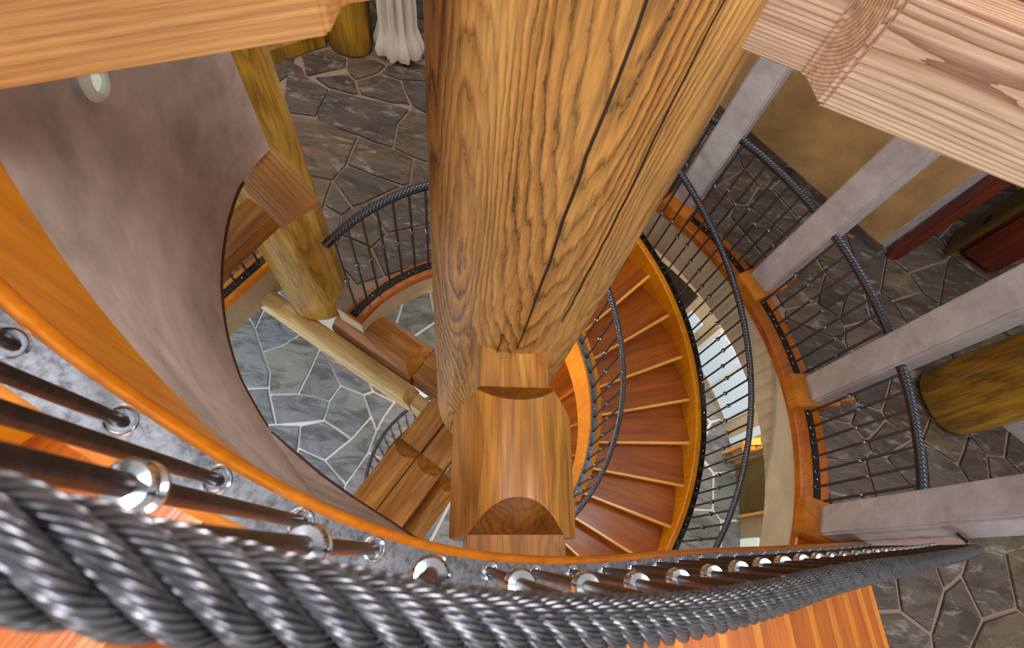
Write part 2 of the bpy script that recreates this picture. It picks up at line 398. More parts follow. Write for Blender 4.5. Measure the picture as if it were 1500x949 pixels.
def fill_seeds(seeds, x0, x1, y0, y1, gap, rnd, keep):
    out = [tuple(s_) for s_ in seeds]; tries = 0
    while tries < 9000:
        tries += 1; p = (rnd.uniform(x0, x1), rnd.uniform(y0, y1))
        if not keep(p): continue
        if all((p[0] - q[0]) ** 2 + (p[1] - q[1]) ** 2 > gap * gap for q in out): out.append(p)
    return out
def add_stones(parent, polys, z, mat, joint, rnd, thick=.02):
    n = 0
    for poly in polys:
        if len(poly) < 3: continue
        cx = sum(p[0] for p in poly) / len(poly); cy = sum(p[1] for p in poly) / len(poly)
        P = poly
        for i in range(len(poly)):      # inset each side by half the joint
            a, b = poly[i], poly[(i + 1) % len(poly)]; dx, dy = b[0] - a[0], b[1] - a[1]; l = math.hypot(dx, dy)
            if l < 1e-4: continue
            nx, ny = dy / l, -dx / l
            if nx * (cx - a[0]) + ny * (cy - a[1]) > 0: nx, ny = -nx, -ny
            P = clip(P, nx, ny, nx * a[0] + ny * a[1] - joint / 2 * rnd.uniform(.7, 1.3))
            if len(P) < 3: break
        if len(P) < 3: continue
        Q = []
        for i in range(len(P)):         # nibble the corners and bow the sides a little
            a, b = P[i], P[(i + 1) % len(P)]; pr = P[i - 1]
            l = math.hypot(b[0] - a[0], b[1] - a[1]); l0 = math.hypot(pr[0] - a[0], pr[1] - a[1])
            if l < .02 or l0 < .02: Q.append(a); continue
            k0 = min(.008 / l0, .3); k1 = min(.008 / l, .3)
            Q.append((a[0] + (pr[0] - a[0]) * k0, a[1] + (pr[1] - a[1]) * k0)); Q.append((a[0] + (b[0] - a[0]) * k1, a[1] + (b[1] - a[1]) * k1))
            if l > .15: Q.append(((a[0] + b[0]) / 2 + rnd.uniform(-.006, .006), (a[1] + b[1]) / 2 + rnd.uniform(-.006, .006)))
        h = thick + rnd.uniform(-.003, .003); m = len(Q)
        if m < 3: continue
        mx = sum(p[0] for p in Q) / m; my = sum(p[1] for p in Q) / m
        v = [(x - mx, y - my, 0) for x, y in Q] + [(x - mx, y - my, h - .004) for x, y in Q] + [((x - mx) * .975, (y - my) * .975, h) for x, y in Q]
        f = [tuple(range(2 * m, 3 * m))]
        for i in range(m):
            j = (i + 1) % m; f += [(i, j, m + j, m + i), (m + i, m + j, 2 * m + j, 2 * m + i)]
        obj('stone', mesh('stone', v, f, mat), parent, (mx, my, z)); n += 1
    return n
def traced(parent, polys, org, sc, z, mat, joint, thick=.02):
    """single flagstones laid where the photograph shows them; returns their outlines"""
    res = []
    for poly in polys:
        P = [at(org[0] + x / sc, org[1] + y / sc, z + thick).xy for x, y in poly]; m = len(P)
        if sum(P[i].x * P[(i + 1) % m].y - P[(i + 1) % m].x * P[i].y for i in range(m)) < 0: P = P[::-1]
        res.append(P)
        Q = []
        for i in range(m):              # inset along the corner's bisector
            a, b, c = P[i - 1], P[i], P[(i + 1) % m]; u = (b - a).normalized(); w_ = (c - b).normalized()
            n_ = Vector((-u.y - w_.y, u.x + w_.x)); l = n_.length
            if l < 1e-3: Q.append(b); continue
            n_ /= l; k = (joint / 2) / max(.5, n_.x * -u.y + n_.y * u.x); q_ = b + n_ * k
            if len(Q) > 0 and (c - b).length > .2: Q.append(q_)
            else: Q.append(q_)
            mid = (b + c) / 2 + Vector((-w_.y, w_.x)) * (joint / 2 + rnd.uniform(-.005, .005))
            if (c - b).length > .12: Q.append(mid)
        mx = sum(p.x for p in Q) / len(Q); my = sum(p.y for p in Q) / len(Q); m = len(Q); h = thick + rnd.uniform(-.003, .003)
        v = [(p.x - mx, p.y - my, 0) for p in Q] + [(p.x - mx, p.y - my, h - .004) for p in Q] + [((p.x - mx) * .98, (p.y - my) * .98, h) for p in Q]
        f = [tuple(range(2 * m, 3 * m))]
        for i in range(m): j = (i + 1) % m; f += [(i, j, m + j, m + i), (m + i, m + j, 2 * m + j, 2 * m + i)]
        obj('stone', mesh('stone', v, f, mat), parent, (mx, my, z))
    return res
def inside(p, P):
    c = False; m = len(P)
    for i in range(m):
        a, b = P[i], P[i - 1]
        if (a.y > p[1]) != (b.y > p[1]) and p[0] < (b.x - a.x) * (p[1] - a.y) / (b.y - a.y) + a.x: c = not c
    return c
def clear_of(poly, T):
    """drop a generated cell that would lie on a traced stone"""
    cx = sum(p[0] for p in poly) / len(poly); cy = sum(p[1] for p in poly) / len(poly)
    for P in T:
        if inside((cx, cy), P): return False
        for p in poly:
            if inside((p[0] * .5 + cx * .5, p[1] * .5 + cy * .5), P): return False
        for p in P:
            if inside((p.x, p.y), [Vector((q[0] * .6 + cx * .4, q[1] * .6 + cy * .4)) for q in poly]): return False
    return True
def slab(name, ring, z, t, mat):
    """flat slab with a given outline (convex or not), top at z"""
    bm = bmesh.new(); vs = [bm.verts.new((x, y, z)) for x, y in ring]; f = bm.faces.new(vs)
    r_ = bmesh.ops.extrude_face_region(bm, geom=[f]); bmesh.ops.translate(bm, vec=(0, 0, -t), verts=[e for e in r_['geom'] if isinstance(e, bmesh.types.BMVert)])
    bmesh.ops.recalc_face_normals(bm, faces=bm.faces); bmesh.ops.triangulate(bm, faces=[q for q in bm.faces if len(q.verts) > 4])
    me = bpy.data.meshes.new(name); bm.to_mesh(me); bm.free(); me.materials.append(M[mat]); return me

def post_k(p): return math.degrees(math.atan2(p[1], p[0]))
KERB_L = (Vector((.58, 1.68)), Vector((-.9, 2.33)))       # straight balcony edge beyond the left log post
def floor_ok(p):
    r_ = math.hypot(*p); a = post_k(p)
    if a > 69 or a < -125:
        if a > 69: return p[1] > KERB_L[0].y + (p[0] - KERB_L[0].x) * (KERB_L[1].y - KERB_L[0].y) / (KERB_L[1].x - KERB_L[0].x)
        return p[1] < -2.38
    if a < -5: return r_ > 2.29
    return r_ > 1.06
# outline of the balcony slab
ring = []
for i in range(0, 24): ring.append((1.04 * math.cos(R(70 - i * 3.2)), 1.04 * math.sin(R(70 - i * 3.2))))
for i in range(0, 35): a = -5 - i * 3.2; ring.append((2.29 * math.cos(R(a)), 2.29 * math.sin(R(a))))
ring += [(-.62, -2.38), (-2.6, -2.38), (-2.6, -4.6), (4.4, -4.6), (4.4, 3.4), (-.9, 3.4), tuple(KERB_L[1]), tuple(KERB_L[0]), (.74, 1.60), (.80, 1.28), (.42, 1.14)]
floor1 = structure(obj('floor', slab('floor', ring, -.045, .12, 'grout_brown')))
px = [(1299, 871), (1346, 868), (1395, 835), (1325, 930), (1400, 905), (1444, 852), (1468, 930), (1490, 840), (1457, 790),
      (1233, 589), (1273, 579), (1319, 605), (1273, 613), (1239, 648), (1303, 643), (1327, 675), (1250, 700), (1300, 700),
      (1180, 420), (1222, 440), (1205, 470), (1250, 455), (1270, 490), (1250, 400), (1200, 505), (1040, 300), (1080, 270), (1100, 330),
      (1072, 345), (1130, 300), (1060, 250), (1120, 250), (1160, 285), (1270, 400), (1315, 420), (1365, 405), (1400, 422), (1335, 450), (1298, 460), (1345, 378),
      (1385, 690), (1425, 675), (1395, 655), (1470, 690), (1458, 648), (1490, 665),
      (475, 92), (535, 95), (579, 104), (497, 120), (462, 133), (560, 130), (600, 128), (528, 167), (600, 200), (494, 215), (557, 234), (532, 268),
      (592, 265), (503, 292), (566, 319), (540, 345), (595, 342), (520, 330)]
rnd = random.Random(3)
sd = [tuple(at(x, y, -.03)[:2]) for x, y in px]
sd = fill_seeds(sd, -2.6, 4.4, -4.6, 3.4, .46, rnd, lambda p: floor_ok(p) and not (p[0] < -1.2 and p[1] > -2.6))
nreal = len(sd)
sd = fill_seeds(sd, -2.6, 4.4, -4.6, 3.4, .40, rnd, lambda p: not floor_ok(p))     # the opening keeps cells of its own, which are not laid
polys = []
for poly, s_ in list(zip(voronoi(sd, -2.6, 4.4, -4.6, 3.4), sd))[:nreal]:
    a = post_k(s_)
    if len(poly) < 3: continue
    if a > 69:
        d = KERB_L[1] - KERB_L[0]; nn = Vector((-d.y, d.x)).normalized()
        if nn.y > 0: nn = -nn
        poly = clip(poly, nn.x, nn.y, nn.x * KERB_L[0].x + nn.y * KERB_L[0].y)
    elif a < -116: poly = clip(poly, 0, 1, -2.39)
    else:
        q = []
        for i in range(len(poly)):      # follow the round edge of the opening
            A, B = poly[i], poly[(i + 1) % len(poly)]
            for k in range(4):
                x = A[0] + (B[0] - A[0]) * k / 4; y = A[1] + (B[1] - A[1]) * k / 4; r_ = math.hypot(x, y); rm = 2.30 if -125 < post_k((x, y)) < -5 else 1.07
                if r_ < rm and r_ > .01: x *= rm / r_; y *= rm / r_
                elif k: continue
                q.append((x, y))
        poly = q
    if len(poly) > 2 and not any(math.hypot(p[0] - .5, p[1] - 1.35) < .24 for p in poly): polys.append(poly)
TR = traced(floor1, [
    [(0, 65), (130, 35), (180, 60), (215, 75), (212, 120), (40, 160), (20, 155)],
    [(215, 75), (330, 75), (400, 110), (355, 150), (255, 180), (222, 150), (212, 120)],
    [(60, 165), (222, 150), (255, 182), (275, 245), (240, 245), (130, 215)],
    [(255, 182), (370, 145), (465, 180), (490, 245), (515, 295), (420, 285), (275, 245)],
    [(370, 145), (400, 110), (520, 100), (660, 110), (660, 190), (465, 180)], [(465, 180), (660, 190), (660, 380), (515, 295), (490, 245)],
    [(-60, 80), (10, 120), (25, 158), (135, 220), (72, 348), (-90, 325)],
    [(135, 220), (300, 262), (420, 285), (510, 315), (450, 385), (430, 495), (270, 438), (75, 372), (72, 322)],
    [(510, 315), (515, 295), (660, 380), (660, 590), (525, 540), (430, 495), (450, 385)],
    [(-90, 330), (72, 352), (270, 438), (213, 572), (150, 645), (-60, 600)],
    [(270, 438), (430, 495), (525, 540), (510, 660), (470, 668), (213, 572)],
    [(213, 572), (470, 668), (300, 748), (240, 768), (150, 645)],
    [(150, 645), (240, 768), (190, 810), (110, 760)],
    [(470, 668), (510, 660), (525, 540), (660, 590), (660, 830), (400, 890), (300, 748)],
    [(240, 768), (300, 748), (400, 890), (330, 960), (190, 900), (190, 810)], [(110, 760), (190, 810), (190, 900), (150, 1010), (60, 900)], [(190, 900), (330, 960), (390, 1090), (260, 1130), (150, 1010)], [(330, 960), (400, 890), (640, 835), (640, 1010), (390, 1090)], [(-60, 600), (150, 645), (110, 760), (60, 900), (-60, 800)]], (440, 60), 3.163, -.045, 'stone_brown', .022)
TR += traced(floor1, [
    [(380, 300), (625, 260), (625, 400), (660, 635), (420, 645)], [(625, 260), (900, 240), (900, 330), (960, 490), (870, 795), (660, 637), (625, 400)],
    [(900, 240), (1120, 180), (1115, 265), (1078, 392), (960, 490), (900, 330)], [(420, 645), (660, 637), (870, 795), (890, 940), (560, 960)],
    [(1078, 392), (1228, 695), (1110, 960), (890, 940), (870, 795), (960, 490)], [(1120, 180), (1370, 200), (1460, 620), (1228, 695), (1078, 392), (1115, 265)],
    [(1228, 695), (1460, 620), (1560, 700), (1560, 960), (1110, 960)], [(1370, 200), (1560, 200), (1560, 700), (1460, 620)]], (1180, 760), 4.6875, -.045, 'stone_brown', .026)
n1 = add_stones(floor1, [p for p in polys if clear_of(p, TR)], -.045, 'stone_brown', .02, rnd)

ZL = -2.85
floor0 = structure(obj('floor', slab('floor', [(-3, -4.4), (4.2, -4.4), (4.2, 4.0), (-3, 4.0)], ZL - .02, .1, 'grout_pale')))
px = [(352, 521), (405, 477), (421, 538), (375, 470), (468, 556), (441, 599), (382, 597), (519, 545), (510, 602), (475, 645), (416, 640), (563, 562),
      (546, 600), (530, 655), (492, 690), (520, 715), (470, 500), (596, 460), (575, 455), (600, 590), (560, 520)]
sd = [tuple(at(x, y, ZL)[:2]) for x, y in px]
sd = fill_seeds(sd, -1.6, 4.2, -4.2, 4.0, .52, rnd, lambda p: math.hypot(*p) > .9)
TR0 = traced(floor0, [
    [(185, 60), (250, 120), (345, 190), (322, 208), (240, 258), (160, 283), (128, 183)], [(105, 140), (128, 183), (160, 283), (192, 375), (187, 440), (90, 445), (-20, 430), (-20, 180)],
    [(185, 60), (128, 183), (105, 140), (100, 40)], [(160, 283), (240, 258), (322, 208), (408, 270), (365, 370), (315, 468), (190, 470), (187, 440), (192, 375)],
    [(408, 270), (440, 300), (500, 430), (450, 498), (360, 475), (315, 468), (365, 370)], [(190, 470), (315, 468), (360, 475), (450, 498), (425, 582), (218, 600)],
    [(-20, 430), (90, 445), (187, 440), (190, 470), (218, 600), (100, 605), (-20, 605)], [(500, 430), (600, 470), (632, 565), (545, 662), (425, 582), (450, 498)],
    [(325, 603), (425, 582), (545, 662), (430, 755), (315, 702)], [(100, 605), (218, 600), (325, 603), (315, 702), (290, 800), (100, 760)],
    [(322, 208), (345, 190), (520, 260), (612, 378), (540, 345), (460, 320), (440, 300), (408, 270)], [(460, 320), (540, 345), (612, 378), (640, 455), (600, 470), (500, 430), (440, 300)],
    [(600, 470), (640, 455), (735, 500), (690, 560), (655, 625), (632, 565)], [(612, 378), (700, 400), (800, 480), (735, 500), (640, 455)],
    [(632, 565), (655, 625), (620, 720), (520, 860), (430, 755), (545, 662)], [(430, 755), (520, 860), (500, 960), (290, 900), (290, 800), (315, 702)],
    [(620, 720), (700, 760), (640, 900), (500, 960), (520, 860)], [(655, 625), (690, 560), (735, 500), (800, 480), (860, 560), (800, 720), (700, 760), (620, 720)]], (330, 420), 2.966, ZL - .02, 'stone_grey', .028)
n0 = add_stones(floor0, [p for p in voronoi(sd, -3, 4.2, -4.4, 4.0) if len(p) > 2 and clear_of(p, TR0)], ZL - .02, 'stone_grey', .03, rnd)
print('stones', n1, n0)

# ------------------------------------------------------------------ lower spiral stair
RISE = .1836; DA = 10.39; A0 = -108.96
def znose(p): return -1.803 + RISE * (p - A0) / DA
def zstr(p): return znose(p) + .13
stair = thing('spiral_staircase', 'curved wooden staircase of reddish treads winding round the log column below the balcony', 'staircase', (1.4, -.6, -2.85))
def wedge_me(name, r0, r1, a0, a1, z0, z1, mat, seg=5):
    v = []; f = []
    for i in range(seg + 1):
        a = R(a0 + (a1 - a0) * i / seg)
        for r_, z in ((r0, z0), (r1, z0), (r1, z1), (r0, z1)): v.append((r_ * math.cos(a), r_ * math.sin(a), z))
    for i in range(seg):
        for k in range(4): a, b = i * 4 + k, i * 4 + (k + 1) % 4; f.append((a, b, b + 4, a + 4))
    f += [(0, 1, 2, 3), tuple(seg * 4 + k for k in range(4))]
    return mesh(name, v, f, mat)
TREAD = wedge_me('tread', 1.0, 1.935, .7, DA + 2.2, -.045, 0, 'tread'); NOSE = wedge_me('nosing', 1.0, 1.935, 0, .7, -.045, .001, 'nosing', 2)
RISER = wedge_me('riser', 1.0, 1.935, 2.2, 3.0, -RISE, -.045, 'stringer', 1)
for k in range(-5, 10):
    t = obj('tread', TREAD, stair, (0, 0, -1.803 + RISE * k)); t.rotation_euler = (0, 0, R(A0 + DA * k)); t['part'] = 1
    obj('nosing', NOSE, t, (0, 0, 0)); obj('riser', RISER, t, (0, 0, 0))
so = arc_path(2.0, -165, -5, zstr, 3); si = arc_path(1.0, -165, -5, zstr, 4)
obj('outer_stringer', section_me('outer_stringer', so, rect(-.07, .03, -.42, -.012, .008), 'stringer'), stair)
obj('inner_stringer', section_me('inner_stringer', si, rect(-.035, .07, -.46, -.012, .008), 'stringer'), stair)
railing('stair_railing', 'outer rope-topped iron railing of the lower curved staircase', arc_path(2.0, -163, -8, zstr, 1.5), h=.80, rope_r=.019, ends=(0, -1), plate=(-.024, .024))
railing('stair_railing', 'inner rope-topped iron railing beside the log column on the lower staircase', arc_path(1.0, -163, -10, zstr, 2), h=.80, rope_r=.019, ends=(0, -1), plate=(-.024, .03), plate_mat='plate', rope_mat='rope')

# ------------------------------------------------------------------ balcony edge: kerb, fascia, railings, square columns
kerb = obj('trim_1', section_me('trim_1', arc_path(2.13, -118, -2, 0, 3), [(0, -.07), (.195, -.07), (.195, -.010), (.18, .0), (.01, .0), (0, -.01)], 'kerb')); structure(kerb)
fas = structure(obj('wall_well_right', section_me('wall_well_right', arc_path(2.16, -118, -2, 0, 3), rect(0, .14, -.49, -.07), 'plaster_cream')))
kerb2 = structure(obj('trim_2', section_me('trim_2', arc_path(.99, 70.6, -2, 0, 3), [(0, -.05), (.12, -.05), (.12, -.008), (.11, .0), (.008, .0), (0, -.008)], 'kerb')))
structure(obj('wall_well_left', section_me('wall_well_left', arc_path(1.0, 70.2, -2, 0, 3), rect(0, .2, -.28, -.05), 'plaster_cream')))
d = (KERB_L[1] - KERB_L[0]).normalized(); nk = Vector((-d.y, d.x)); nk = nk if nk.y > 0 else -nk
lp = [(KERB_L[0].x + d.x * s_ , KERB_L[0].y + d.y * s_, 0, nk.x, nk.y) for s_ in np.linspace(-.05, 1.6, 8)]
structure(obj('trim_3', section_me('trim_3', lp, [(-.02, -.06), (.1, -.06), (.1, 0), (-.012, 0), (-.02, -.008)], 'stringer')))
structure(obj('wall_well_back', section_me('wall_well_back', lp, rect(-.01, .14, -.36, -.06), 'plaster_cream')))
lp2 = [(p[0] + nk.x * .035, p[1] + nk.y * .035, .006, nk.x, nk.y) for p in lp]
railing('balcony_railing', 'straight stretch of balcony railing left of the gold log post', lp2, h=.9, ends=(0, -1), start=.07)
railing('balcony_railing', 'short curved balcony railing between the gold log post and the big column', arc_path(1.055, 70, 2, .006, 2), h=.90, ends=(0, -1), start=.035, rope_r=.022)

cols = [(-97.4, 'c4'), (-75.2, 'c3'), (-53.2, 'c2'), (-31.2, 'c1')]
labs = {'c4': 'grey plaster square column nearest the foreground rope, with bracket on its side', 'c3': 'grey plaster square column, second from the foreground, left of the gold log post at right edge',
        'c2': 'grey plaster square column, third from the foreground, before the ochre wall', 'c1': 'grey plaster square column closest to the big log column, farthest of the four'}
CW = .185
for a, k in cols:
    rr = 2.195 + CW / 2; x, y = rr * math.cos(R(a)), rr * math.sin(R(a))
    root = thing('plaster_column', labs[k], 'column', (x, y, 0), 'square plaster columns on the balcony edge'); root.rotation_euler = (0, 0, R(a))
    s_ = obj('shaft', box_me('shaft', (CW, CW, 3.0), 'plaster_col', .012), root); s_.location = (0, 0, .10)
    b = obj('base_block', box_me('base_block', (CW + .13, CW + .05, .11), 'block', .006), root); b.location = (-.035, 0, 0.0)
    b = obj('base_tongue', box_me('base_tongue', (.14, CW - .03, .1), 'block', .006), root); b.location = (CW / 2 + .09, 0, -.01)
k = 0
pl = ['balcony railing between the foreground column and the next one', 'balcony railing between the second and third square columns', 'balcony railing between the third and the farthest square column', 'balcony railing partly hidden behind the big log column']
for (a0, a1) in ((-95.1, -77.5), (-72.9, -55.5), (-50.9, -33.5), (-28.9, -12.0)):
    railing('balcony_railing', pl[k], arc_path(2.233, a0, a1, .006, 1.5), h=.85, ends=None, start=.045, plate=(-.02, .026)); k += 1

# ------------------------------------------------------------------ central log column
def log_me(name, r_, z0, z1, mat, seg=72, nz=40, bev=.06, wob=.01, taper=0, seedn=1, flats=0):
    rn = random.Random(seedn); ph = [(rn.uniform(0, 6.28), rn.choice((2, 3, 4, 5)), rn.uniform(.5, 2.2)) for _ in range(4)]
    zs = [z0, z0 + bev * .35, z0 + bev] + [z0 + bev + (z1 - z0 - bev) * i / nz for i in range(1, nz + 1)]
    rs = [r_ - bev * .8, r_ - bev * .35, r_] + [r_] * nz; v = []; f = []
    for z, q in zip(zs, rs):
        for i in range(seg):
            a = 2 * PI * i / seg
            d_ = sum(math.sin(n * a + p + f_ * z) for p, n, f_ in ph) * wob / 2
            rr = q * (1 + taper * (z - z0)) + d_; v.append((rr * math.cos(a), rr * math.sin(a), z))
    for k in range(len(zs) - 1):
        for i in range(seg): j = (i + 1) % seg; f.append((k * seg + i, k * seg + j, (k + 1) * seg + j, (k + 1) * seg + i))
    f.append(tuple(range(seg))); f.append(tuple((len(zs) - 1) * seg + i for i in range(seg)))
    return mesh(name, v, f, mat, True)
col = thing('log_column', 'massive peeled log column with dark jagged grain at the centre of the stairwell', 'column', (0, 0, -.04))
obj('log', log_me('log', .308, -.04, 4.4, 'column', wob=.004, bev=.09, seedn=4), col)
def crack(x0, x1, r_, zs, azs, wdt, parent):
    v = []; f = []
    for i, (z, a) in enumerate(zip(zs, azs)):
        w_ = wdt * math.sin(PI * (i + .3) / (len(zs))) + .0004
        for s2 in (-1, 1): v.append(((r_) * math.cos(R(a) + s2 * w_ / r_), r_ * math.sin(R(a) + s2 * w_ / r_), z))
        v.append(((r_ - .02) * math.cos(R(a)), (r_ - .02) * math.sin(R(a)), z))
    for i in range(len(zs) - 1):
        for k in range(3): f.append((i * 3 + k, i * 3 + (k + 1) % 3, i * 3 + 3 + (k + 1) % 3, i * 3 + 3 + k))
    return obj('crack', mesh('crack', v, f, 'darkdoor'), parent)
rn = random.Random(11)
for (a0, z0, z1, w_) in ((190, 1.7, 3.3, .0024), (176, 1.05, 1.8, .002), (158, .2, 1.1, .0022), (212, 1.9, 3.0, .0014)):
    zs = np.linspace(z0, z1, 26); az = a0 + np.cumsum([rn.uniform(-.5, .65) for _ in zs]) * .9
    crack(0, 0, .3115, zs, az, w_, col)

# ------------------------------------------------------------------ hewn log beams
def hewn_me(name, x0, x1, w_, sag, depth, drop, bl0, bl1, mat, ch=.0, nx=40, ny=40, ex=2.2, cut='endgrain_shade'):
    """body of a hewn log: local x along it, crown at z = 0, both ends cut down by a slope of length bl"""
    v = []; f = []; xs = np.linspace(x0, x1, nx); ts = np.linspace(-1, 1, ny)
    if ch: xs = np.r_[np.linspace(x0, x0 + ch, 6), np.linspace(x0 + ch, x1, nx - 5)[1:]]
    for x in xs:
        ww = w_ / 2 - (ch * max(0, 1 - (x - x0) / ch) if ch else 0)
        for t_ in ts:
            y = t_ * ww; v.append((x, y, -sag * abs(y / (w_ / 2)) ** ex))
    for i in range(nx - 1):
        for j in range(ny - 1): f.append((i * ny + j, (i + 1) * ny + j, (i + 1) * ny + j + 1, i * ny + j + 1))
    o = len(v)
    bord = [i * ny for i in range(nx)] + [(nx - 1) * ny + j for j in range(1, ny)] + [i * ny + ny - 1 for i in range(nx - 2, -1, -1)] + [j for j in range(ny - 2, 0, -1)]
    for b in bord: v.append((v[b][0], v[b][1] * .9, -depth))
    m = len(bord)
    for i in range(m): j = (i + 1) % m; f.append((bord[i], bord[j], o + j, o + i))
    f.append(tuple(o + i for i in range(m)))
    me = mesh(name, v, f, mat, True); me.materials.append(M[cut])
    bm = bmesh.new(); bm.from_mesh(me)
    for x, sg, bl in ((x0, -1, bl0), (x1, 1, bl1)):
        if not bl: continue
        r_ = bmesh.ops.bisect_plane(bm, geom=bm.verts[:] + bm.edges[:] + bm.faces[:], plane_co=(x, 0, -drop), plane_no=Vector((sg * drop / bl, 0, 1)).normalized(), clear_outer=True)
        ed = [e for e in r_['geom_cut'] if isinstance(e, bmesh.types.BMEdge)]
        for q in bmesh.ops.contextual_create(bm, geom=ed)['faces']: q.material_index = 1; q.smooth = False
    bmesh.ops.recalc_face_normals(bm, faces=bm.faces)
    bm.to_mesh(me); bm.free()
    try: me.set_sharp_from_angle(angle=R(26))
    except Exception: pass
    return me
def beam(label, start, ang, z, body, tongues=(), mat='hewn'):
    r_ = thing('hewn_log_beam', label, 'beam', (start[0], start[1], z), 'hewn log beams at the big column'); r_.rotation_euler = (0, 0, R(ang))
    b = obj('log', body, r_); b.location = (0, 0, 0)
    for (xa, xb, hw, top, dep) in tongues:
        t_ = obj('tongue', prism('tongue', [(xa, -hw), (xb, -hw), (xb, hw), (xa, hw)], top - dep, top, mat, .003), r_); t_.location = (0, 0, 0)
    return r_
def prism(name, ring_, z0, z1, mat, bevel=.006):
    bm = bmesh.new(); vs = [bm.verts.new((x, y, z0)) for x, y in ring_]; f = bm.faces.new(vs)
    r_ = bmesh.ops.extrude_face_region(bm, geom=[f]); bmesh.ops.translate(bm, vec=(0, 0, z1 - z0), verts=[e for e in r_['geom'] if isinstance(e, bmesh.types.BMVert)])
    bmesh.ops.recalc_face_normals(bm, faces=bm.faces)
    if bevel: bmesh.ops.bevel(bm, geom=bm.edges[:], offset=bevel, segments=2, affect='EDGES')
    me = bpy.data.meshes.new(name); bm.to_mesh(me); bm.free(); me.materials.append(M[mat]); return me
def loc(ang, along, across):
    c, s_ = math.cos(R(ang)), math.sin(R(ang)); return (along * c - across * s_, along * s_ + across * c)
s0 = loc(192, .27, -.012)
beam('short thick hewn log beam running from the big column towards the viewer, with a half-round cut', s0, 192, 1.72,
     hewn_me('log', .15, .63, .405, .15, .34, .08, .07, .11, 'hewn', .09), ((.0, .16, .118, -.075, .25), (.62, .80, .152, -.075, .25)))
A1 = 68.5
beam('pale cream hewn timber running from the column foot under the gold log post', loc(A1, .30, .185), A1, -.28,
     hewn_me('log', .15, 1.75, .125, .02, .25, .06, .07, 0, 'hewn_pale', cut='hewn_pale'), ((.0, .16, .05, -.06, .2),), 'hewn_pale')
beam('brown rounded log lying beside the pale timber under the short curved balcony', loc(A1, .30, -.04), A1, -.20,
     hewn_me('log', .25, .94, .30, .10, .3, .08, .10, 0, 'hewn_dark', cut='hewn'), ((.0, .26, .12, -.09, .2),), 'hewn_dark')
A2 = 157
beam('honey-coloured hewn beam left of a dark seam below the column foot', loc(A2, .15, -.225), A2, -.06,
     hewn_me('log', .34, 1.2, .165, .03, .3, .06, .09, 0, 'hewn', cut='hewn_dark'), ((.0, .35, .08, -.06, .2),))
beam('golden brown hewn beam right of a dark seam below the column foot', loc(A2, .15, -.045), A2, -.06,
     hewn_me('log', .34, 1.2, .18, .03, .3, .06, .09, 0, 'hewn', cut='hewn_dark'), ((.0, .35, .085, -.06, .2),))
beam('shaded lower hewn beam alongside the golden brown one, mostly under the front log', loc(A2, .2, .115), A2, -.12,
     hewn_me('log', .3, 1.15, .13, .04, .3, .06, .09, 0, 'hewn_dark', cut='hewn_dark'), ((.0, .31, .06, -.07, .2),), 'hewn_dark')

# ------------------------------------------------------------------ upper floor beams that butt the column at eye height
def local_beam(label, a, b, side, width, z0, z1, mat, notch, nl, name='timber_beam'):
    """a..b is the face that looks to the camera; the notch of depth `notch` runs nl metres from a"""
    d_ = (b - a); L = d_.length; ang = math.atan2(d_.y, d_.x)
    sg = side
    rg = [(-.0, notch * sg), (nl, notch * sg), (nl + .035, 0), (L, 0), (L, width * sg), (0, width * sg)]
    if sg < 0: rg = rg[::-1]
    o = tag(obj(name, prism(name, rg, 0, z1 - z0, mat)), label, 'beam'); o.location = (a.x, a.y, z0); o.rotation_euler = (0, 0, ang); return o
pr = [at(1190, 122, 2.84).xy, at(1197, 157, 2.84).xy, at(1500, 280, 2.84).xy, at(1083, 78, 2.84).xy]
dr = (pr[2] - pr[1]).normalized(); aR = pr[1] - dr * .17; bR = aR + dr * 2.3
bmR = local_beam('pale wide-grained square timber beam at the upper right, butting the big column', aR, bR, 1, .34, 2.84, 3.025, 'pale_beam', .055, .135)
o = tag(obj('timber_beam', prism('timber_beam', [(0.28, .06), (2.3, .06), (2.3, .3), (.28, .3)], 0, .16, 'beam')), 'reddish timber lying on top of the pale beam in the upper right corner', 'beam')
o.location = (aR.x, aR.y, 3.03); o.rotation_euler = bmR.rotation_euler
plf = [at(0, 137, 2.86).xy, at(483, 56, 2.86).xy, at(492, 21, 2.86).xy, at(613, 4, 2.86).xy]
dl = (plf[0] - plf[1]).normalized(); aL = plf[1] - dl * .17; bL = aL + dl * .64
local_beam('honey-coloured square timber beam across the upper left corner, over the curved plaster', aL, bL, -1, .34, 2.86, 3.2, 'beam', .055, .135)

# timber stub below the plaster's end, and the darker one behind it
A_, B_, C_, D_ = [at(*q, 1.76) for q in ((401, 216), (372, 247), (439, 315), (468, 291))]
E_, F_ = at(358, 270, 1.70), at(413, 328, 1.70)
ax = ((C_ + D_) / 2 - (A_ + B_) / 2); back = -ax.normalized() * .12
v = []
for P0, P1, P2 in ((A_ + back, B_ + back, E_ + back), (D_, C_, F_)):
    v += [P0, P1, P2, P2 + Vector((-.012, 0.0, -.012)), P0 + Vector((-.03, .01, -.02))]
f = [(0, 1, 6, 5), (1, 2, 7, 6), (2, 3, 8, 7), (3, 4, 9, 8), (4, 0, 5, 9), (0, 1, 2, 3, 4), (5, 6, 7, 8, 9)]
ang = math.atan2(ax.y, ax.x); cen = (A_ + D_) / 2
vl = [Matrix.Rotation(-ang, 4, 'Z') @ (p - cen) for p in v]
o = tag(obj('timber_stub', mesh('timber_stub', vl, f, 'beam')), 'short pinkish chamfered timber end poking out below the curved plaster', 'beam'); o.location = cen; o.rotation_euler = (0, 0, ang)
p0 = at(380, 300, 1.35); p1 = at(322, 352, 1.35); dd = (p1 - p0)
